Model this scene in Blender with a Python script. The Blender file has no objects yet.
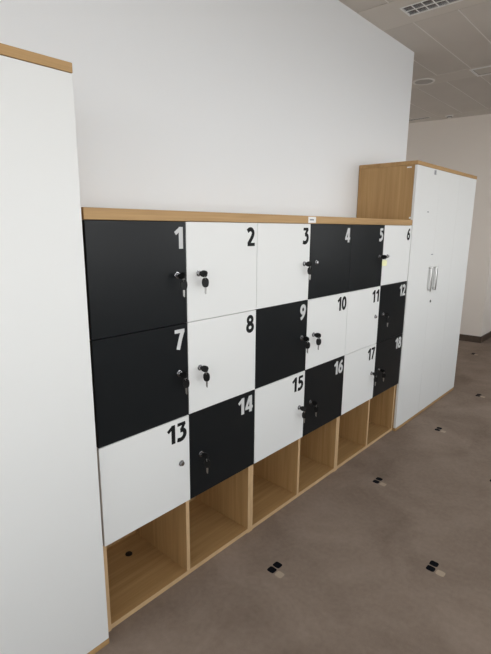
import bpy, bmesh, math, random
from mathutils import Vector, Matrix
random.seed(4)
SC = bpy.context.scene
COL = SC.collection
PI = math.pi

# ------------------------------------------------------------------ materials
def new_mat(name):
    m = bpy.data.materials.new(name)
    m.use_nodes = True
    nt = m.node_tree
    b = nt.nodes['Principled BSDF']
    return m, nt, b

def plain(name, col, rough=.5, metal=0., spec=.5, bump=0., bscale=200, var=0.0, vscale=3):
    m, nt, b = new_mat(name)
    b.inputs['Base Color'].default_value = (*col, 1)
    b.inputs['Roughness'].default_value = rough
    b.inputs['Metallic'].default_value = metal
    b.inputs['Specular IOR Level'].default_value = spec
    tc = nt.nodes.new('ShaderNodeTexCoord')
    if bump > 0:
        n = nt.nodes.new('ShaderNodeTexNoise'); n.inputs['Scale'].default_value = bscale
        n.inputs['Detail'].default_value = 3
        nt.links.new(tc.outputs['Object'], n.inputs['Vector'])
        bp = nt.nodes.new('ShaderNodeBump'); bp.inputs['Strength'].default_value = bump
        bp.inputs['Distance'].default_value = .002
        nt.links.new(n.outputs['Fac'], bp.inputs['Height'])
        nt.links.new(bp.outputs['Normal'], b.inputs['Normal'])
    if var > 0:
        n = nt.nodes.new('ShaderNodeTexNoise'); n.inputs['Scale'].default_value = vscale
        n.inputs['Detail'].default_value = 4
        nt.links.new(tc.outputs['Object'], n.inputs['Vector'])
        r = nt.nodes.new('ShaderNodeValToRGB')
        r.color_ramp.elements[0].position = .3; r.color_ramp.elements[1].position = .7
        r.color_ramp.elements[0].color = (*[c * (1 - var) for c in col], 1)
        r.color_ramp.elements[1].color = (*[min(1, c * (1 + var)) for c in col], 1)
        nt.links.new(n.outputs['Fac'], r.inputs['Fac'])
        nt.links.new(r.outputs['Color'], b.inputs['Base Color'])
    return m

def oak(name, axis):
    """pale oak laminate, grain running along the given axis"""
    m, nt, b = new_mat(name)
    tc = nt.nodes.new('ShaderNodeTexCoord')
    mp = nt.nodes.new('ShaderNodeMapping')
    s = [38., 38., 38.]; s[axis] = 1.3
    mp.inputs['Scale'].default_value = s
    nt.links.new(tc.outputs['Object'], mp.inputs['Vector'])
    n1 = nt.nodes.new('ShaderNodeTexNoise'); n1.inputs['Scale'].default_value = 1.; n1.inputs['Detail'].default_value = 5
    n1.inputs['Distortion'].default_value = .6
    nt.links.new(mp.outputs['Vector'], n1.inputs['Vector'])
    mp2 = nt.nodes.new('ShaderNodeMapping')
    s2 = [220., 220., 220.]; s2[axis] = 6.
    mp2.inputs['Scale'].default_value = s2
    nt.links.new(tc.outputs['Object'], mp2.inputs['Vector'])
    n2 = nt.nodes.new('ShaderNodeTexNoise'); n2.inputs['Scale'].default_value = 1.; n2.inputs['Detail'].default_value = 2
    nt.links.new(mp2.outputs['Vector'], n2.inputs['Vector'])
    mx = nt.nodes.new('ShaderNodeMath'); mx.operation = 'MULTIPLY_ADD'
    nt.links.new(n2.outputs['Fac'], mx.inputs[0]); mx.inputs[1].default_value = .35
    nt.links.new(n1.outputs['Fac'], mx.inputs[2])
    r = nt.nodes.new('ShaderNodeValToRGB')
    e = r.color_ramp.elements
    e[0].position = .42; e[0].color = (.365, .215, .083, 1)
    e[1].position = .95; e[1].color = (.52, .330, .148, 1)
    nt.links.new(mx.outputs[0], r.inputs['Fac'])
    nt.links.new(r.outputs['Color'], b.inputs['Base Color'])
    b.inputs['Roughness'].default_value = .5
    b.inputs['Specular IOR Level'].default_value = .35
    return m

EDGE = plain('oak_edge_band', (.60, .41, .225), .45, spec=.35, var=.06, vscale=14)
OAK_X, OAK_Y, OAK_Z = oak('oak_grain_x', 0), oak('oak_grain_y', 1), oak('oak_grain_z', 2)
WHITE = plain('white_laminate', (.775, .785, .775), .45, spec=.35, bump=.03, bscale=350)
CHAR = plain('charcoal_laminate', (.0106, .0122, .0134), .30, spec=.15, bump=.05, bscale=500)
NUMW = plain('pale_grey_vinyl', (.60, .61, .61), .6)
NUMB = plain('black_vinyl', (.007, .008, .008), .6, spec=.15)
PAINT = plain('wall_paint', (.84, .862, .878), .85, spec=.2, bump=.08, bscale=240)
PAINT2 = plain('far_wall_paint', (.84, .78, .715), .85, spec=.2, bump=.08, bscale=240)
CHROME = plain('chrome', (.40, .40, .41), .24, metal=1)
STEEL = plain('key_steel', (.36, .355, .34), .35, metal=1)
BLKPL = plain('black_plastic', (.006, .006, .006), .45, spec=.25)
BLKRUB = plain('black_hole', (.006, .006, .006), .7)
YELLOW = plain('yellow_tag_plastic', (.80, .80, .46), .4)
ALU = plain('white_aluminium', (.88, .88, .86), .3, metal=.0)
ALUM = plain('satin_aluminium', (.66, .66, .65), .35, metal=1)
MIRR = plain('louvre_aluminium', (.80, .80, .80), .16, metal=1)
PAPER = plain('white_paper', (.84, .84, .83), .6)
GREYP = plain('grey_print', (.22, .23, .24), .6)
SKIRT = plain('skirting_brown', (.085, .06, .043), .5, var=.15, vscale=9)
TILE = plain('ceiling_tile', (.645, .605, .555), .7, spec=.25, var=.03, vscale=2)
BAND = plain('ceiling_band', (.69, .65, .595), .7, spec=.25)
GRID = plain('ceiling_grid', (.84, .81, .77), .6)
DARKV = plain('vent_dark', (.12, .11, .10), .7)
TUBE = plain('fluorescent_tube_off', (.85, .85, .83), .3)

def perforated():
    m, nt, b = new_mat('speaker_grille')
    tc = nt.nodes.new('ShaderNodeTexCoord')
    v = nt.nodes.new('ShaderNodeTexVoronoi'); v.inputs['Scale'].default_value = 130; v.inputs['Randomness'].default_value = 0
    nt.links.new(tc.outputs['Object'], v.inputs['Vector'])
    r = nt.nodes.new('ShaderNodeValToRGB')
    r.color_ramp.elements[0].position = .28; r.color_ramp.elements[0].color = (.08, .08, .075, 1)
    r.color_ramp.elements[1].position = .36; r.color_ramp.elements[1].color = (.5, .48, .45, 1)
    nt.links.new(v.outputs['Distance'], r.inputs['Fac'])
    nt.links.new(r.outputs['Color'], b.inputs['Base Color'])
    b.inputs['Roughness'].default_value = .7
    return m
GRILLE = perforated()

def glass():
    m = bpy.data.materials.new('window_glass'); m.use_nodes = True
    nt = m.node_tree; nt.nodes.clear()
    o = nt.nodes.new('ShaderNodeOutputMaterial')
    mix = nt.nodes.new('ShaderNodeMixShader'); mix.inputs[0].default_value = .06
    t = nt.nodes.new('ShaderNodeBsdfTransparent'); g = nt.nodes.new('ShaderNodeBsdfGlossy'); g.inputs['Roughness'].default_value = .02
    nt.links.new(t.outputs[0], mix.inputs[1]); nt.links.new(g.outputs[0], mix.inputs[2]); nt.links.new(mix.outputs[0], o.inputs[0])
    return m
GLASS = glass()

def carpet():
    """taupe carpet, woven with staggered groups of two navy and one beige block"""
    m, nt, b = new_mat('carpet')
    L = nt.links
    def N(t, **k):
        n = nt.nodes.new(t)
        for a, v in k.items(): setattr(n, a, v)
        return n
    def M(op, a, b_=None, c=None):
        n = N('ShaderNodeMath', operation=op)
        for i, v in enumerate((a, b_, c)):
            if v is None: continue
            if isinstance(v, (int, float)): n.inputs[i].default_value = v
            else: L.new(v, n.inputs[i])
        return n.outputs[0]
    tc = N('ShaderNodeTexCoord')
    sx = N('ShaderNodeSeparateXYZ'); L.new(tc.outputs['Object'], sx.inputs[0])
    X, Y = sx.outputs[0], sx.outputs[1]
    # base pile colour with traffic marks
    n1 = N('ShaderNodeTexNoise'); n1.inputs['Scale'].default_value = 2.6; n1.inputs['Detail'].default_value = 5; n1.inputs['Roughness'].default_value = .6
    n1.inputs['Distortion'].default_value = .5
    L.new(tc.outputs['Object'], n1.inputs['Vector'])
    n2 = N('ShaderNodeTexNoise'); n2.inputs['Scale'].default_value = 330; n2.inputs['Detail'].default_value = 2
    L.new(tc.outputs['Object'], n2.inputs['Vector'])
    n3 = N('ShaderNodeTexNoise'); n3.inputs['Scale'].default_value = 45; n3.inputs['Detail'].default_value = 4
    L.new(tc.outputs['Object'], n3.inputs['Vector'])
    f = M('ADD', M('MULTIPLY', n1.outputs['Fac'], .75), M('ADD', M('MULTIPLY', n2.outputs['Fac'], .22), M('MULTIPLY', n3.outputs['Fac'], .2)))
    r = N('ShaderNodeValToRGB')
    e = r.color_ramp.elements
    e[0].position = .38; e[0].color = (.215, .163, .126, 1)
    e[1].position = .80; e[1].color = (.385, .303, .246, 1)
    L.new(f, r.inputs['Fac'])
    P = .99
    def lattice(x0, y0):
        u = M('SUBTRACT', M('FLOORED_MODULO', M('ADD', X, -x0 + P / 2), P), P / 2)
        v = M('SUBTRACT', M('FLOORED_MODULO', M('ADD', Y, -y0 + .5), 1.0), .5)
        return u, v
    def block(u, v, cx, cy, hx, hy):
        # rounded block mask
        du = M('ABSOLUTE', M('DIVIDE', M('SUBTRACT', u, cx), hx)); dv = M('ABSOLUTE', M('DIVIDE', M('SUBTRACT', v, cy), hy))
        d = M('ADD', M('POWER', du, 4.), M('POWER', dv, 4.))
        return M('LESS_THAN', d, 1.0)
    dark = light = None
    for (x0, y0) in ((.691, -.246), (.691 + P / 2 - .006, .238)):
        u, v = lattice(x0, y0)
        d = M('MAXIMUM', block(u, v, .020, .0215, .0175, .0185), block(u, v, -.020, .0215, .0175, .0185))
        l = block(u, v, -.020, -.0215, .0175, .0185)
        dark = d if dark is None else M('MAXIMUM', dark, d)
        light = l if light is None else M('MAXIMUM', light, l)
    mx = N('ShaderNodeMix', data_type='RGBA'); L.new(dark, mx.inputs[0]); L.new(r.outputs['Color'], mx.inputs[6]); mx.inputs[7].default_value = (.004, .005, .008, 1)
    mx2 = N('ShaderNodeMix', data_type='RGBA'); L.new(light, mx2.inputs[0]); L.new(mx.outputs[2], mx2.inputs[6]); mx2.inputs[7].default_value = (.50, .40, .30, 1)
    L.new(mx2.outputs[2], b.inputs['Base Color'])
    b.inputs['Roughness'].default_value = .95; b.inputs['Specular IOR Level'].default_value = .1
    b.inputs['Sheen Weight'].default_value = 0
    bp = N('ShaderNodeBump'); bp.inputs['Strength'].default_value = .35; bp.inputs['Distance'].default_value = .004
    L.new(n2.outputs['Fac'], bp.inputs['Height']); L.new(bp.outputs['Normal'], b.inputs['Normal'])
    return m
CARPET = carpet()

# ------------------------------------------------------------------ mesh helpers
class MB:
    """collects shapes into one mesh"""
    def __init__(s): s.bm = bmesh.new()
    def _join(s, t, M=None):
        if M is not None: bmesh.ops.transform(t, matrix=M, verts=t.verts)
        me = bpy.data.meshes.new('tmp'); t.to_mesh(me); t.free(); s.bm.from_mesh(me); bpy.data.meshes.remove(me)
        return s
    def box(s, x0, x1, y0, y1, z0, z1, bev=0.0, seg=1, M=None):
        t = bmesh.new(); bmesh.ops.create_cube(t, size=1)
        for v in t.verts:
            v.co = Vector(((x0 + x1) / 2 + v.co.x * (x1 - x0), (y0 + y1) / 2 + v.co.y * (y1 - y0), (z0 + z1) / 2 + v.co.z * (z1 - z0)))
        if bev > 0: bmesh.ops.bevel(t, geom=t.edges[:] , offset=bev, segments=seg, affect='EDGES', profile=.5)
        return s._join(t, M)
    def cyl(s, p0, p1, r0, r1=None, n=20, bev=0.0):
        p0, p1 = Vector(p0), Vector(p1); r1 = r0 if r1 is None else r1
        d = p1 - p0
        t = bmesh.new(); bmesh.ops.create_cone(t, cap_ends=True, segments=n, radius1=r0, radius2=r1, depth=d.length)
        if bev > 0:
            ed = [e for e in t.edges if abs(e.verts[0].co.z - e.verts[1].co.z) < 1e-6]
            bmesh.ops.bevel(t, geom=ed, offset=bev, segments=2, affect='EDGES', profile=.5)
        q = Vector((0, 0, 1)).rotation_difference(d.normalized()).to_matrix().to_4x4()
        return s._join(t, Matrix.Translation((p0 + p1) / 2) @ q)
    def torus(s, c, R, r, M=None, n=24, k=8, arc=2 * PI):
        t = bmesh.new(); vs = []
        for i in range(n):
            a = arc * i / n
            vs.append([t.verts.new(((R + r * math.cos(2 * PI * j / k)) * math.cos(a), (R + r * math.cos(2 * PI * j / k)) * math.sin(a), r * math.sin(2 * PI * j / k))) for j in range(k)])
        for i in range(n):
            for j in range(k):
                t.faces.new((vs[i][j], vs[(i + 1) % n][j], vs[(i + 1) % n][(j + 1) % k], vs[i][(j + 1) % k]))
        return s._join(t, Matrix.Translation(Vector(c)) @ (M or Matrix.Identity(4)))
    def lathe(s, prof, n=32, M=None):
        t = bmesh.new(); rings = []
        for (r, z) in prof:
            if r < 1e-6: rings.append([t.verts.new((0, 0, z))])
            else: rings.append([t.verts.new((r * math.cos(2 * PI * i / n), r * math.sin(2 * PI * i / n), z)) for i in range(n)])
        for a, b in zip(rings, rings[1:]):
            for i in range(n):
                j = (i + 1) % n
                if len(a) == 1 and len(b) == 1: continue
                if len(a) == 1: t.faces.new((a[0], b[i], b[j]))
                elif len(b) == 1: t.faces.new((a[i], b[0], a[j]))
                else: t.faces.new((a[i], b[i], b[j], a[j]))
        bmesh.ops.recalc_face_normals(t, faces=t.faces)
        return s._join(t, M)
    def plate(s, pts, th, M=None, bev=0.0):
        """prism of a polygon in x-z, thickness along y (0 .. -th)"""
        t = bmesh.new()
        f = t.faces.new([t.verts.new((x, 0, z)) for x, z in pts])
        r = bmesh.ops.extrude_face_region(t, geom=[f])
        for v in [g for g in r['geom'] if isinstance(g, bmesh.types.BMVert)]: v.co.y -= th
        bmesh.ops.recalc_face_normals(t, faces=t.faces)
        if bev > 0: bmesh.ops.bevel(t, geom=t.edges[:], offset=bev, segments=1, affect='EDGES')
        return s._join(t, M)
    def strip(s, pts, w, th, closed=False, M=None):
        """thick stroke along a path in x-z, raised by th along -y"""
        P = [Vector(p) for p in pts]; n = len(P); L, R = [], []
        for i in range(n):
            a = P[i - 1] if (i > 0 or closed) else P[i]
            b = P[(i + 1) % n] if (i < n - 1 or closed) else P[i]
            d = (b - a).normalized(); nn = Vector((-d.y, d.x))
            L.append(P[i] + nn * w / 2); R.append(P[i] - nn * w / 2)
        t = bmesh.new()
        A = [t.verts.new((p.x, -th, p.y)) for p in L]; B = [t.verts.new((p.x, -th, p.y)) for p in R]
        C = [t.verts.new((p.x, 0, p.y)) for p in L]; D = [t.verts.new((p.x, 0, p.y)) for p in R]
        for i in range(n if closed else n - 1):
            j = (i + 1) % n
            t.faces.new((A[i], A[j], B[j], B[i])); t.faces.new((C[i], C[j], A[j], A[i])); t.faces.new((B[i], B[j], D[j], D[i]))
        if not closed:
            t.faces.new((A[0], B[0], D[0], C[0])); t.faces.new((B[-1], A[-1], C[-1], D[-1]))
        bmesh.ops.recalc_face_normals(t, faces=t.faces)
        return s._join(t, M)
    def build(s, name, mat, parent=None, loc=(0, 0, 0), smooth=False):
        me = bpy.data.meshes.new(name); s.bm.to_mesh(me); s.bm.free()
        if smooth:
            for p in me.polygons: p.use_smooth = True
        o = bpy.data.objects.new(name, me); COL.objects.link(o)
        for m in (mat if isinstance(mat, (list, tuple)) else [mat]): me.materials.append(m)
        o.location = loc
        if smooth:
            try: me.set_sharp_from_angle(angle=math.radians(35))
            except Exception: pass
        if parent is not None: o.parent = parent
        return o

def thing(name, label, cat, loc=(0, 0, 0), group=None):
    o = bpy.data.objects.new(name, None); COL.objects.link(o)
    o.location = loc; o.empty_display_size = .1
    o['label'] = label; o['category'] = cat
    if group: o['group'] = group
    return o

def struct(name, mb, mat):
    o = mb.build(name, mat); o['kind'] = 'structure'; return o

# ------------------------------------------------------------------ digits
def spl(pts, n=8, closed=False):
    """Catmull-Rom through the points"""
    P = [Vector(p) for p in pts]; m = len(P); out = []
    rng = range(m if closed else m - 1)
    for i in rng:
        if closed: a, b, c, d = P[i - 1], P[i], P[(i + 1) % m], P[(i + 2) % m]
        else: a, b, c, d = P[max(i - 1, 0)], P[i], P[i + 1], P[min(i + 2, m - 1)]
        for k in range(n):
            t = k / n
            out.append(.5 * ((2 * b) + (c - a) * t + (2 * a - 5 * b + 4 * c - d) * t * t + (3 * b - a - 3 * c + d) * t ** 3))
    if not closed: out.append(P[-1])
    return out
def ell(cx, cz, rx, rz, n=28): return [(cx + rx * math.cos(2 * PI * i / n), cz + rz * math.sin(2 * PI * i / n)) for i in range(n)]
W_ = .222
SIX = spl([(.50, .93), (.33, .83), (.18, .62), (.115, .36)], 6)
DIG = {  # (strokes: (points, width, closed)), advance width
 '0': ([(ell(.30, .5, .19, .405), W_ * .95, True)], .60),
 '1': ([([(.40, 0), (.40, 1.0)], W_ * 1.08, False), ([(.40, .925), (.30, .86), (.10, .70)], W_ * .78, False)], .515),
 '2': ([(spl([(.06, .79), (.18, .885), (.33, .89), (.45, .75), (.42, .55), (.27, .31), (.12, .10)]), W_, False), ([(.06, .085), (.58, .085)], .175, False)], .61),
 '3': ([([(.07, .915), (.52, .915)], .17, False), ([(.49, .93), (.27, .585)], W_ * .8, False), (spl([(.23, .575), (.37, .575), (.475, .46), (.475, .28), (.37, .13), (.22, .085), (.05, .12)]), W_, False)], .60),
 '4': ([([(.37, .98), (.085, .27)], W_ * .8, False), ([(.02, .27), (.60, .27)], .165, False), ([(.43, 0), (.43, 1.0)], W_, False)], .62),
 '5': ([([(.16, .915), (.54, .915)], .17, False), ([(.20, .96), (.165, .53)], W_ * .8, False), (spl([(.14, .555), (.31, .585), (.45, .49), (.48, .33), (.39, .16), (.23, .085), (.05, .115)]), W_, False)], .60),
 '6': ([(SIX, W_ * .9, False), (ell(.30, .325, .185, .235), W_ * .95, True)], .60),
 '7': ([([(.04, .91), (.58, .91)], .18, False), ([(.49, .93), (.34, .5), (.21, 0)], W_, False)], .60),
 '8': ([(ell(.30, .735, .165, .18), W_ * .9, True), (ell(.30, .29, .20, .205), W_ * .95, True)], .60),
}
DIG['9'] = ([([(.60 - p[0], 1 - p[1]) for p in pts], w, c) for pts, w, c in DIG['6'][0]], .60)
DH, XS_ = .0775, 1.13
def number_mb(txt, xr, ztop):
    mb = MB(); adv = [DIG[c][1] * DH * XS_ for c in txt]
    x = xr - sum(adv) - (.005 * (len(txt) - 1))
    for c, a in zip(txt, adv):
        for q, (pts, w, cl) in enumerate(DIG[c][0]):
            mb.strip([(x + p[0] * DH * XS_, ztop - DH + p[1] * DH) for p in pts], w * DH, .0006 + .00025 * q, cl)
        x += a + .005
    return mb

# ------------------------------------------------------------------ setting
CEIL = 2.855
CT = CEIL + .13          # underside of the slab above the hung ceiling
WALL_Y = .429
WEND = 3.186
WIN_Y = -3.2
XL, XR, YB = -3.2, 11.0, 4.2
FWX, FWY = 5.79, .365       # outer corner of the far wall

struct('floor', MB().box(XL - .2, XR + .2, WIN_Y - .3, YB + .2, -.12, 0), CARPET)
# wall behind the lockers, white paint, ends at the opening to the back area
struct('wall_back', MB().box(XL, WEND, WALL_Y, WALL_Y + .14, 0, CT), PAINT)
# far wall facing the camera, then turning the corner towards the windows' light
w = MB()
t = bmesh.new()
prof = [(FWX, FWY), (FWX - .18, FWY + 1.5), (FWX - .50, YB), (XR, YB), (XR, FWY - .02)]
f = t.faces.new([t.verts.new((x, y, 0)) for x, y in prof]); r = bmesh.ops.extrude_face_region(t, geom=[f])
for v in [g for g in r['geom'] if isinstance(g, bmesh.types.BMVert)]: v.co.z = CT
bmesh.ops.recalc_face_normals(t, faces=t.faces); w._join(t)
struct('wall_far', w, PAINT2)
def skirt(name, a, b, h=.085, th=.014):
    a, b = Vector(a), Vector(b); d = (b - a); n = Vector((d.y, -d.x)).normalized()
    t = bmesh.new(); mb = MB()
    q = [a, b, b + n * th, a + n * th]
    f = t.faces.new([t.verts.new((p.x, p.y, 0)) for p in q]); r = bmesh.ops.extrude_face_region(t, geom=[f])
    for v in [g for g in r['geom'] if isinstance(g, bmesh.types.BMVert)]: v.co.z = h
    bmesh.ops.recalc_face_normals(t, faces=t.faces); mb._join(t)
    return struct(name, mb, SKIRT)
skirt('baseboard_far', (FWX - .18, FWY + 1.5), (FWX, FWY))
skirt('baseboard_corner', (FWX - .012, FWY), (XR, FWY - .02))
ADDED_RWIN = (3.35, 4.75); SILL, HEAD = .95, 2.55  # unseen rear window, added to brighten the far wall
rm = MB().box(WEND - .3, FWX, YB, YB + .15, 0, SILL).box(WEND - .3, FWX, YB, YB + .15, HEAD, CT)
rm.box(WEND - .3, ADDED_RWIN[0], YB, YB + .15, SILL, HEAD).box(ADDED_RWIN[1], FWX, YB, YB + .15, SILL, HEAD)
struct('wall_rear', rm, PAINT)
fr = MB()
for x in (ADDED_RWIN[0], (ADDED_RWIN[0] + ADDED_RWIN[1]) / 2 - .025, ADDED_RWIN[1] - .05): fr.box(x, x + .05, YB + .06, YB + .12, SILL, HEAD)
for z in (SILL, HEAD - .05): fr.box(ADDED_RWIN[0], ADDED_RWIN[1], YB + .06, YB + .12, z, z + .05)
o = struct('window_9', fr, ALU)
MB().box(ADDED_RWIN[0] + .045, ADDED_RWIN[1] - .045, YB + .087, YB + .093, SILL + .045, HEAD - .045).build('window_pane', GLASS, o)
struct('wall_partition', MB().box(WEND - .14, WEND, WALL_Y + .14, YB, 0, CT), PAINT)
SILL, HEAD = .95, 2.55
LWIN = [(-2.95, -1.55), (-1.25, .15)]; LHEAD = 2.25
lm = MB().box(XL - .2, XL, WIN_Y, WALL_Y + .14, 0, SILL).box(XL - .2, XL, WIN_Y, WALL_Y + .14, LHEAD, CT)
led = [WIN_Y] + [v for p in LWIN for v in p] + [WALL_Y + .14]
for i in range(0, len(led), 2): lm.box(XL - .2, XL, led[i], led[i + 1], SILL, LHEAD)
struct('wall_left', lm, PAINT)
struct('wall_right', MB().box(XR, XR + .15, WIN_Y, FWY, 0, CT), PAINT)
# window wall opposite the lockers: sill wall, lintel, piers, framed panes
wins = [(-2.9, -1.6), (-1.2, .4), (.8, 2.4), (2.8, 4.4), (4.8, 6.2)]
wm = MB().box(XL, XR, WIN_Y - .25, WIN_Y, 0, SILL).box(XL, XR, WIN_Y - .25, WIN_Y, HEAD, CT)
ed = [XL] + [v for p in wins for v in p] + [XR]
for i in range(0, len(ed), 2): wm.box(ed[i], ed[i + 1], WIN_Y - .25, WIN_Y, SILL, HEAD)
struct('wall_window', wm, PAINT)
for i, (a, b) in enumerate(wins):
    fr = MB(); y0, y1 = WIN_Y - .16, WIN_Y - .10; m = (a + b) / 2
    for x in (a, m - .025, b - .05): fr.box(x, x + .05, y0, y1, SILL, HEAD)
    for z in (SILL, HEAD - .05): fr.box(a, b, y0, y1, z, z + .05)
    o = struct('window_%d' % (i + 1), fr, ALU)
    MB().box(a + .045, b - .045, WIN_Y - .133, WIN_Y - .127, SILL + .045, HEAD - .045).build('window_pane', GLASS, o)
    MB().box(a - .03, b + .03, WIN_Y - .2, WIN_Y + .08, SILL - .03, SILL - .001, .004).build('window_sill', ALU, o)

for i, (a, b) in enumerate(LWIN):
    fr = MB(); x0, x1 = XL - .14, XL - .08; m = (a + b) / 2
    for y_ in (a, m - .025, b - .05): fr.box(x0, x1, y_, y_ + .05, SILL, LHEAD)
    for z in (SILL, LHEAD - .05): fr.box(x0, x1, a, b, z, z + .05)
    o = struct('window_%d' % (len(wins) + i + 1), fr, ALU)
    MB().box(XL - .113, XL - .107, a + .045, b - .045, SILL + .045, LHEAD - .045).build('window_pane', GLASS, o)
    MB().box(XL - .17, XL + .06, a - .03, b + .03, SILL - .03, SILL - .001, .004).build('window_sill', ALU, o)

# ceiling: metal pans of 0.295 m in bays between plain bands that carry the fittings
slab = MB().box(XL - .15, XR + .15, WIN_Y - .25, YB + .15, CT, CT + .12)
struct('ceiling', slab, TILE)
bands = []
b0, pitch, bw = 2.262, 1.61, .38
k0 = -5
bx = [(2.262 + pitch * k - (0 if k <= 0 else .0), 2.642 + pitch * k - (0 if k <= 0 else .125)) for k in range(-4, 6)]
bm_band = MB(); bm_tile = MB(); bm_grid = MB()
LAMP = (2.384, 2.516, -1.020, .180)
VENT = (3.915, 4.128 - .012, -.385, .212)
for (a, b) in bx:
    a, b = max(a, XL) + .002, min(b, XR) - .002
    if b - a < .05: continue
    hole = [h for h in (LAMP, VENT) if a < h[0] < b]
    if hole:
        h = hole[0]
        bm_band.box(a, b, WIN_Y, h[2], CEIL, CEIL + .025).box(a, b, h[3], YB, CEIL, CEIL + .025)
        bm_band.box(a, h[0], h[2], h[3], CEIL, CEIL + .025).box(h[1], b, h[2], h[3], CEIL, CEIL + .025)
    else: bm_band.box(a, b, WIN_Y, YB, CEIL, CEIL + .025)
spans = [(XL, bx[0][0])] + [(bx[i][1], bx[i + 1][0]) for i in range(len(bx) - 1)] + [(bx[-1][1], XR)]
ys = []
y = .21
while y > WIN_Y: y -= .2935
while y < YB: ys.append(y); y += .2935
for (a, b) in spans:
    if b - a < .05: continue
    for y in ys:
        y0, y1 = max(y, WIN_Y), min(y + .2935, YB)
        bm_tile.box(a + .003, b - .003, y0 + .003, y1 - .003, CEIL + .001, CEIL + .026, .0015)
        bm_grid.box(a, b, y0 - .0030, y0 + .0030, CEIL - .0005, CEIL + .02)
struct('trim_1', bm_band, BAND)
struct('trim_2', bm_tile, TILE)
struct('trim_3', bm_grid, GRID)

# ------------------------------------------------------------------ locker cabinets
TOP = 1.502; ROWZ = [1.502, 1.126, .7525, .3755]
LW = .80; DEP = .415; TH = .018
BLACK = {1, 4, 5, 7, 9, 12, 14, 16, 18}
NOKEY = {4, 6, 11, 13}

def make_lock(parent, x, z):
    mb = MB()
    mb.cyl((x, 0, z), (x, -.003, z), .0125, .0122, 24, .0008)
    mb.cyl((x, -.003, z), (x, -.011, z), .0093, .0088, 24, .0012)
    mb.box(x - .0011, x + .0011, -.0113, -.0108, z - .004, z + .004)
    return mb.build('lock', CHROME if True else BLKPL, parent, smooth=True)

locks = {}
LAB = {0: 'oak locker cabinet with doors 1, 2, 7, 8, 13 and 14, nearest the camera',
       1: 'oak locker cabinet with doors 3, 4, 9, 10, 15 and 16, mid row',
       2: 'oak locker cabinet with doors 5, 6, 11, 12, 17 and 18, farthest away'}
for u in range(3):
    x0 = u * LW
    T = thing('locker_cabinet', LAB[u], 'locker', (x0, 0, 0), 'oak locker cabinets in a row')
    g = .0006
    yF = TH + .002
    e = .0008
    def edged(name, x0_, x1_, y0_, y1_, z0_, z1_, mat):
        p = MB().box(x0_, x1_, y0_ + .001, y1_, z0_, z1_, e).build(name, mat, T)
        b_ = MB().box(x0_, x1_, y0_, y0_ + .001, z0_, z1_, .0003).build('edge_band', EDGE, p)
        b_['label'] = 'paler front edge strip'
    edged('side_panel', g, TH, yF, DEP, .0, TOP, OAK_Z)
    edged('side_panel', LW - TH, LW - g, yF, DEP, .0, TOP, OAK_Z)
    edged('bottom_panel', TH, LW - TH, yF + .0005, DEP, .004, .004 + .020, OAK_X)
    edged('divider_panel', LW / 2 - TH / 2, LW / 2 + TH / 2, yF + .0005, DEP - .02, .024, TOP - .02, OAK_Z)
    MB().box(TH, LW - TH, DEP - .012, DEP - .002, .024, TOP - .02).build('back_panel', OAK_Z, T)
    MB().box(TH, LW - TH, yF + .001, DEP - .012, TOP - .02, TOP - .001, e).build('top_panel', OAK_X, T)
    for z in ROWZ[1:]:
        zz = z + .010
        for (a, b) in ((TH, LW / 2 - TH / 2), (LW / 2 + TH / 2, LW - TH)):
            MB().box(a, b, yF + .002, DEP - .012, zz - .009, zz + .009, e).build('shelf', OAK_X, T)
    if u == 0:
        MB().cyl((.282, .298, .0235), (.282, .298, .0275), .0165, .0150, 24, .001).build('cable_grommet', BLKPL, T, smooth=True)
    for r_ in range(3):
        for c in range(2):
            n = r_ * 6 + u * 2 + c + 1
            a = c * LW / 2 + .0013; b = (c + 1) * LW / 2 - .0013
            zt = ROWZ[r_] - .0012; zb = ROWZ[r_ + 1] + .0012
            blk = n in BLACK
            d = MB().box(a, b, 0, TH, zb, zt, .0009).build('door', CHAR if blk else WHITE, T)
            d['label'] = ('charcoal' if blk else 'white') + ' locker door numbered %d' % n
            num = number_mb(str(n), b - .0130, zt - .0185).build('door_number', NUMW if blk else NUMB, d)
            num['label'] = ('pale grey' if blk else 'black') + ' number %d' % n
            lx = (LW / 2 - .046) if c == 0 else (LW / 2 + .060)
            lz = (ROWZ[r_] + ROWZ[r_ + 1]) / 2 - .004
            make_lock(d, lx, lz)
            locks[n] = (x0 + lx, lz)

# ------------------------------------------------------------------ keys left in the locks
def key_bow(mb, M, s=1.0):
    """rounded plastic key head about 25 mm, in x-z, hanging from its eye at the origin"""
    pts = [(-.0055, .004), (.0055, .004), (.0105, -.002), (.0115, -.012), (.0095, -.022), (.005, -.0265), (-.005, -.0265), (-.0095, -.022), (-.0115, -.012), (-.0105, -.002)]
    mb.plate([(x * s, z * s) for x, z in pts], .007, Matrix.LocRotScale(None, None, None) @ M @ Matrix.Translation((0, .0035, 0)), .0014)
def key_blade(M, L=.024):
    mb = MB()
    pts = [(-.0038, -.030), (.0038, -.030), (.0038, -.034 - L * .35), (.0028, -.034 - L * .45), (.0036, -.034 - L * .6), (.0024, -.034 - L * .75), (.0030, -.034 - L * .9), (0, -.035 - L), (-.0038, -.033 - L * .8)]
    mb.plate(pts, .0021, M @ Matrix.Translation((0, .00105, 0)), .0002)
    return mb
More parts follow.
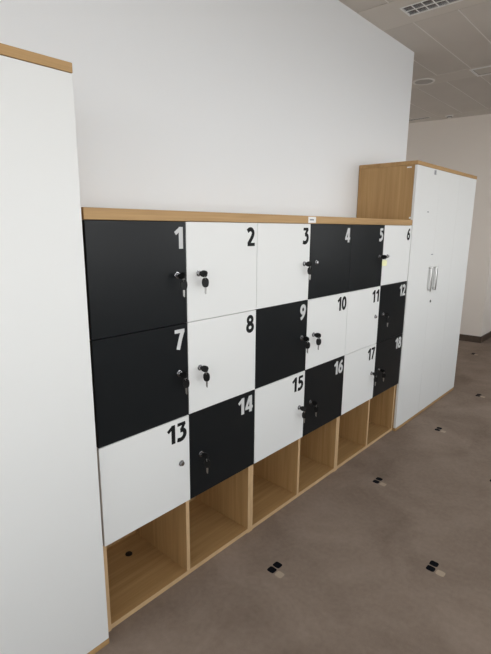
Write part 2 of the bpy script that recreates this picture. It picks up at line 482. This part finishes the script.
def make_keys(n, swing, yaw, turn, tag=False):
    lx, lz = locks[n]
    blk = n in BLACK
    lab = ('pale yellow tag and keys hanging from the lock of charcoal door %d' if tag else
           ('black headed keys hanging from the lock of charcoal door %d' if blk else 'black headed keys hanging from the lock of white door %d')) % n
    T = thing('key_bunch', lab, 'keys', (lx, -.0115, lz), 'keys left in the locker doors')
    # key in the lock: blade along +y, head standing out along -y, flat side turned
    M0 = Matrix.Rotation(-PI / 2, 4, 'X')          # z -> +y ... hanging (-z) becomes -y
    roll = Matrix.Rotation(math.radians(yaw), 4, 'Y')
    Min = roll @ Matrix.Translation((0, -.0310, 0)) @ Matrix.Rotation(PI / 2, 4, 'X') # -z -> +y
    kb = MB(); key_bow(kb, Min, 1.15); k = kb.build('key', BLKPL, T)
    key_blade(Min, .0005).build('key_blade', STEEL, k)
    # ring through the eye
    R = .0078
    eye = Vector((0, -.0265, -.004))
    sw = math.radians(swing)
    rc = eye + Vector((math.sin(sw) * R, 0, -math.cos(sw) * R))
    MB().torus((0, 0, 0), R, .0011, Matrix.Translation(rc) @ Matrix.Rotation(PI / 2, 4, 'X') @ Matrix.Rotation(.5, 4, 'Y'), 28, 8).build('key_ring', STEEL, T, smooth=True)
    bot = eye + Vector((math.sin(sw) * 2 * R, .002, -math.cos(sw) * 2 * R))
    Mh = Matrix.Translation(bot) @ Matrix.Rotation(-sw * .4, 4, 'Y') @ Matrix.Rotation(math.radians(turn), 4, 'Z')
    if tag:
        tb = MB(); pts = [(-.013, .003), (.013, .003), (.017, -.002), (.017, -.030), (.013, -.034), (-.013, -.034), (-.017, -.030), (-.017, -.002)]
        tb.plate(pts, .004, Matrix.Translation(bot) @ Matrix.Rotation(math.radians(turn), 4, 'Z') @ Matrix.Translation((0, .002, 0)), .0008)
        t_ = tb.build('key_tag', YELLOW, T); t_['label'] = 'pale yellow plastic tag'
    else:
        hb = MB(); key_bow(hb, Mh, 1.18); h = hb.build('key', BLKPL, T)
        key_blade(Mh).build('key_blade', STEEL, h)
    return T
random.seed(11)
for n in range(1, 19):
    if n in NOKEY: continue
    make_keys(n, random.uniform(-8, 16), random.choice((90, 75, 110)) + random.uniform(-10, 10), random.uniform(-60, -25), tag=(n == 5))

# long oak board lying over all three locker cabinets
WT0, WT1 = TOP + .0006, 1.5385
wt = MB().box(.0, 2.4035, -.001, WALL_Y - .003, WT0, WT1, .0010).build('worktop', OAK_X)
wt['label'] = 'long oak top board lying over the row of numbered lockers'; wt['category'] = 'worktop'
st = MB().box(1.175, 1.240, -.0016, -.0010, WT0 + .003, WT1 - .004).build('sticker', PAPER, wt); st['label'] = 'small white sticker'
MB().box(1.186, 1.222, -.0019, -.0016, WT0 + .0145, WT0 + .0215).build('sticker_print', GREYP, st)

# ------------------------------------------------------------------ tall cupboards
def tall_cabinet(label, x0, x1, yf, zd, zt, seams, handles, caps=False, left_panel=True):
    T = thing('tall_cabinet', label, 'cupboard', (x0, 0, 0), 'tall white cupboards')
    Wd = x1 - x0; yb = .424; yc = yf + TH + .002; e = .0009
    MB().box(0, TH, yc, yb, .021, zd - .001, e).build('side_panel', OAK_Z, T)
    MB().box(Wd - TH, Wd, yc, yb, .021, zd - .001, e).build('side_panel', OAK_Z, T)
    MB().box(0, Wd, yf, yb, 0, .0205, e).build('bottom_board', OAK_X, T)
    MB().box(TH, Wd - TH, yb - .010, yb - .002, .022, zd - .001).build('back_panel', OAK_Z, T)
    MB().box(0, Wd, yf - .0005, yb, zd + .0005, zt, e).build('top_board', OAK_X, T)
    xs = [0] + [s - x0 for s in seams] + [Wd]
    for i in range(len(xs) - 1):
        d = MB().box(xs[i] + .0009, xs[i + 1] - .0009, yf, yf + TH, .0225, zd - .001, .0010).build('door', WHITE, T)
        for (hx, kind, a, b) in handles:
            lx = hx - x0
            if not (xs[i] <= lx < xs[i + 1]): continue
            if kind == 'bar':
                h = MB()
                h.box(lx - .012, lx + .012, yf - .024, yf - .016, a, b, .003, 2)
                for z in (a + .012, b - .012): h.cyl((lx, yf, z), (lx, yf - .018, z), .006, n=14)
                h.build('handle', ALUM, d, smooth=True)
            elif kind == 'lock':
                h = MB().cyl((lx, yf, a), (lx, yf - .005, a), .0105, .010, 22, .001)
                h.build('lock', CHROME, d, smooth=True)
                MB().box(lx - .0012, lx + .0012, yf - .0054, yf - .0049, a - .0055, a + .0055).build('keyhole', BLKRUB, d)
            elif kind == 'label':
                MB().box(lx - b[0] / 2, lx + b[0] / 2, yf - .0006, yf, a - b[1] / 2, a + b[1] / 2).build('sticker', b[2], d)
    if caps:
        for (y, z, l, h) in ((.050, 1.882, .032, .008), (.012 + .006, 1.553, .012, .012)):
            MB().box(-.0012, 0.0002, y - l / 2 + .002, y + l / 2 + .002, z - h / 2, z + h / 2, .0004).build('cover_cap', PAPER, T)
    return T
XS = -.0173
tall_cabinet('tall white cupboard with oak top closest to the camera, left of the lockers', XS - .84, XS, -.0223, 1.8957, 1.922,
             [XS - .42], [(XS - .455, 'bar', 1.02, 1.21), (XS - .385, 'bar', 1.02, 1.21)])
GREYL = plain('grey_label', (.30, .31, .33), .6)
tall_cabinet('tall white double-door cupboard with bar handles, right of locker door 6', 2.4050, 3.2440, -.0039, 1.8965, 1.9222,
             [2.826], [(2.779, 'bar', 1.018, 1.206), (2.881, 'bar', 1.018, 1.206), (2.853, 'lock', .934, None),
                       (2.722, 'label', 1.872, (.036, .030, GREYL)), (2.652, 'label', 1.598, (.026, .008, GREYL)), (2.804, 'label', 1.293, (.040, .007, GREYL))], caps=True)
tall_cabinet('narrow tall white cupboard at the far end of the row', 3.2450, 3.6639, -.0039, 1.8965, 1.9222, [], [])

# ------------------------------------------------------------------ ceiling fittings
def frame_mb(h, b, z0=-.004, z1=-.0004):
    hx, hy = (h[1] - h[0]) / 2, (h[3] - h[2]) / 2
    f = MB()
    f.box(-hx - b, -hx, -hy - b, hy + b, z0, z1, .001).box(hx, hx + b, -hy - b, hy + b, z0, z1, .001)
    f.box(-hx, hx, -hy - b, -hy, z0, z1, .001).box(-hx, hx, hy, hy + b, z0, z1, .001)
    return f, hx, hy

T = thing('ceiling_light', 'recessed ceiling light with two rows of louvre cells, switched off', 'ceiling light', ((LAMP[0] + LAMP[1]) / 2, (LAMP[2] + LAMP[3]) / 2, CEIL))
f, hx, hy = frame_mb(LAMP, .009)
f.build('frame', ALU, T)
lv = MB(); NC = 19
def wedge(mb, p, q, wb, wt, z0, z1):
    """louvre blade from p to q, wider at the bottom edge"""
    p, q = Vector(p), Vector(q); d = (q - p).normalized(); nn = Vector((-d.y, d.x))
    t = bmesh.new()
    v = []
    for (c, w_, z) in ((p, wb, z0), (q, wb, z0), (q, wt, z1), (p, wt, z1)):
        v.append([t.verts.new((*(c + nn * w_ / 2), z)), t.verts.new((*(c - nn * w_ / 2), z))])
    for i in range(4):
        j = (i + 1) % 4
        t.faces.new((v[i][0], v[j][0], v[j][1], v[i][1]))
    t.faces.new([v[i][0] for i in range(4)]); t.faces.new([v[i][1] for i in (3, 2, 1, 0)])
    bmesh.ops.recalc_face_normals(t, faces=t.faces); mb._join(t)
for i in range(NC + 1):
    y = -hy + 2 * hy * i / NC
    y = min(max(y, -hy + .004), hy - .004)
    wedge(lv, (-hx + .001, y), (hx - .001, y), .005, .015, .0, .040)
for x in (-hx + .004, 0, hx - .004): wedge(lv, (x, -hy + .001), (x, hy - .001), .004, .016, .0, .042)
lv.build('louvre', MIRR, T)
le = MB()  # white strips under the blades, imitating the bright reflections on the louvre
for i in range(1, NC):
    y = -hy + 2 * hy * i / NC
    le.box(-hx + .002, hx - .002, y - .0035, y + .0035, -.0022, .0002, .0006)
le.box(-.004, .004, -hy + .002, hy - .002, -.0030, -.0001, .0006)
le.build('louvre_glint', ALU, T)
hs = MB(); zt = .095
hs.box(-hx - .003, -hx + .0005, -hy - .003, hy + .003, .001, zt).box(hx - .0005, hx + .003, -hy - .003, hy + .003, .001, zt)
hs.box(-hx, hx, -hy - .003, -hy + .0005, .001, zt).box(-hx, hx, hy - .0005, hy + .003, .001, zt).box(-hx, hx, -hy, hy, zt - .003, zt)
hs.build('housing', DARKV, T)
for x in (-hx / 2, hx / 2): MB().cyl((x, -hy + .01, .066), (x, hy - .01, .066), .008, n=14).build('tube', TUBE, T, smooth=True)

T = thing('ceiling_vent', 'rectangular ceiling grille with a pale frame, beyond the louvred light', 'vent', ((VENT[0] + VENT[1]) / 2, (VENT[2] + VENT[3]) / 2, CEIL))
f, hx, hy = frame_mb(VENT, .018, -.006)
f.build('frame', ALU, T)
sl = MB()
for i in range(12):
    x = -hx + 2 * hx * (i + .5) / 12
    sl.box(-.011, .011, -hy + .001, hy - .001, -.0009, .0009, M=Matrix.Translation((x, 0, .011)) @ Matrix.Rotation(math.radians(42), 4, 'Y'))
sl.build('slat', TILE, T)
MB().box(-hx, hx, -hy, hy, .055, .060).box(-hx - .003, -hx, -hy, hy, .001, .06).box(hx, hx + .003, -hy, hy, .001, .06).box(-hx, hx, -hy - .003, -hy, .001, .06).box(-hx, hx, hy, hy + .003, .001, .06).build('duct_box', DARKV, T)

T = thing('ceiling_speaker', 'round ceiling loudspeaker with a pale rim, near the top end of the white wall', 'speaker', (3.975, .665, CEIL))
MB().lathe([(.083, -.001), (.083, -.006), (.090, -.0085), (.100, -.006), (.102, -.0005), (.083, -.0005)], 40).build('rim', GRID, T, smooth=True)
MB().lathe([(0, -.0045), (.060, -.0042), (.0828, -.0025), (.0828, -.0006), (0, -.0006)], 40).build('grille', GRILLE, T, smooth=True)

T = thing('smoke_detector', 'small round white ceiling fitting near the far wall', 'smoke detector', (5.556, .965, CEIL))
MB().lathe([(0, -.004), (.030, -.004), (.050, -.006), (.053, -.0005), (0, -.0005)], 28).build('base', GRID, T, smooth=True)
MB().lathe([(0, -.030), (.018, -.029), (.027, -.022), (.030, -.004), (0, -.004)], 28).build('sensor_head', GRID, T, smooth=True)
MB().lathe([(.0268, -.022), (.0302, -.020), (.0302, -.013), (.0295, -.012), (.0268, -.012)], 28).build('sensor_slot', DARKV, T, smooth=True)

T = thing('slot_diffuser', 'thin dark slot air diffuser in the ceiling by the far wall', 'air diffuser', (5.47, 1.62, CEIL))
MB().box(-.040, .040, -.45, .45, -.003, -.0004, .0008).build('frame', GRID, T)
for x in (-.016, .016): MB().box(x - .008, x + .008, -.44, .44, -.0036, -.0028).build('slot', DARKV, T)

# ------------------------------------------------------------------ daylight
wd = bpy.data.worlds.new('overcast_sky'); SC.world = wd; wd.use_nodes = True
nt = wd.node_tree; bg = nt.nodes['Background']
tc = nt.nodes.new('ShaderNodeTexCoord'); sp = nt.nodes.new('ShaderNodeSeparateXYZ')
nt.links.new(tc.outputs['Generated'], sp.inputs[0])
mr = nt.nodes.new('ShaderNodeMapRange'); mr.inputs[1].default_value = -1; mr.inputs[2].default_value = 1
nt.links.new(sp.outputs['Z'], mr.inputs[0])
rp = nt.nodes.new('ShaderNodeValToRGB'); e = rp.color_ramp.elements
e[0].position = 0; e[0].color = (.34, .33, .32, 1)
e[1].position = 1; e[1].color = (.36, .40, .44, 1)
for p_, c_ in ((.33, (.27, .265, .26)), (.45, (.54, .54, .54)), (.50, (1.0, 1.0, 1.0)), (.57, (.97, .99, 1.0)), (.68, (.56, .59, .62))):
    a = e.new(p_); a.color = (*c_, 1)
nt.links.new(mr.outputs[0], rp.inputs['Fac']); nt.links.new(rp.outputs['Color'], bg.inputs['Color'])
bg.inputs['Strength'].default_value = 5.0
for i, (a, b) in enumerate(wins):
    l = bpy.data.lights.new('window_portal', 'AREA'); l.shape = 'RECTANGLE'; l.size = b - a; l.size_y = HEAD - SILL
    l.cycles.is_portal = True
    o = bpy.data.objects.new('window_portal', l); COL.objects.link(o)
    o.location = ((a + b) / 2, WIN_Y - .05, (SILL + HEAD) / 2); o.rotation_euler = (PI / 2, 0, 0)   # -z towards +y

for i, (a, b) in enumerate(LWIN):
    l = bpy.data.lights.new('window_portal', 'AREA'); l.shape = 'RECTANGLE'; l.size = LHEAD - SILL; l.size_y = b - a
    l.cycles.is_portal = True
    o = bpy.data.objects.new('window_portal', l); COL.objects.link(o)
    o.location = (XL - .04, (a + b) / 2, (SILL + LHEAD) / 2); o.rotation_euler = (0, -PI / 2, 0)   # -z towards +x

l = bpy.data.lights.new('window_portal', 'AREA'); l.shape = 'RECTANGLE'; l.size = ADDED_RWIN[1] - ADDED_RWIN[0]; l.size_y = HEAD - SILL  # portal for the added rear window
l.cycles.is_portal = True
o = bpy.data.objects.new('window_portal', l); COL.objects.link(o)
o.location = ((ADDED_RWIN[0] + ADDED_RWIN[1]) / 2, YB + .03, (SILL + HEAD) / 2); o.rotation_euler = (-PI / 2, 0, 0)   # -z towards -y

# ------------------------------------------------------------------ camera
f, cx, cy, cz, yaw, pitch, rl = 0.92367 * 500, -.72875, -1.31772, 1.48704, .83605, -.21492, .0094
d = Vector((math.sin(yaw) * math.cos(pitch), math.cos(yaw) * math.cos(pitch), math.sin(pitch)))
r = Vector((math.cos(yaw), -math.sin(yaw), 0)); u = r.cross(d)
c_, s_ = math.cos(rl), math.sin(rl)
r, u = c_ * r + s_ * u, -s_ * r + c_ * u
cam = bpy.data.cameras.new('camera'); cam.sensor_fit = 'VERTICAL'; cam.sensor_height = 36; cam.lens = f * 36 / 654
cam.clip_start = .02
co = bpy.data.objects.new('camera', cam); COL.objects.link(co)
M = Matrix((r, u, -d)).transposed().to_4x4(); M.translation = Vector((cx, cy, cz))
co.matrix_world = M
SC.camera = co
SC.view_settings.view_transform = 'Standard'
SC.view_settings.look = 'None'
SC.view_settings.gamma = 1
SC.view_settings.use_curve_mapping = False
SC.view_settings.exposure = 0.36
SC.cycles.max_bounces = 10
SC.cycles.diffuse_bounces = 7
SC.cycles.sample_clamp_indirect = 8
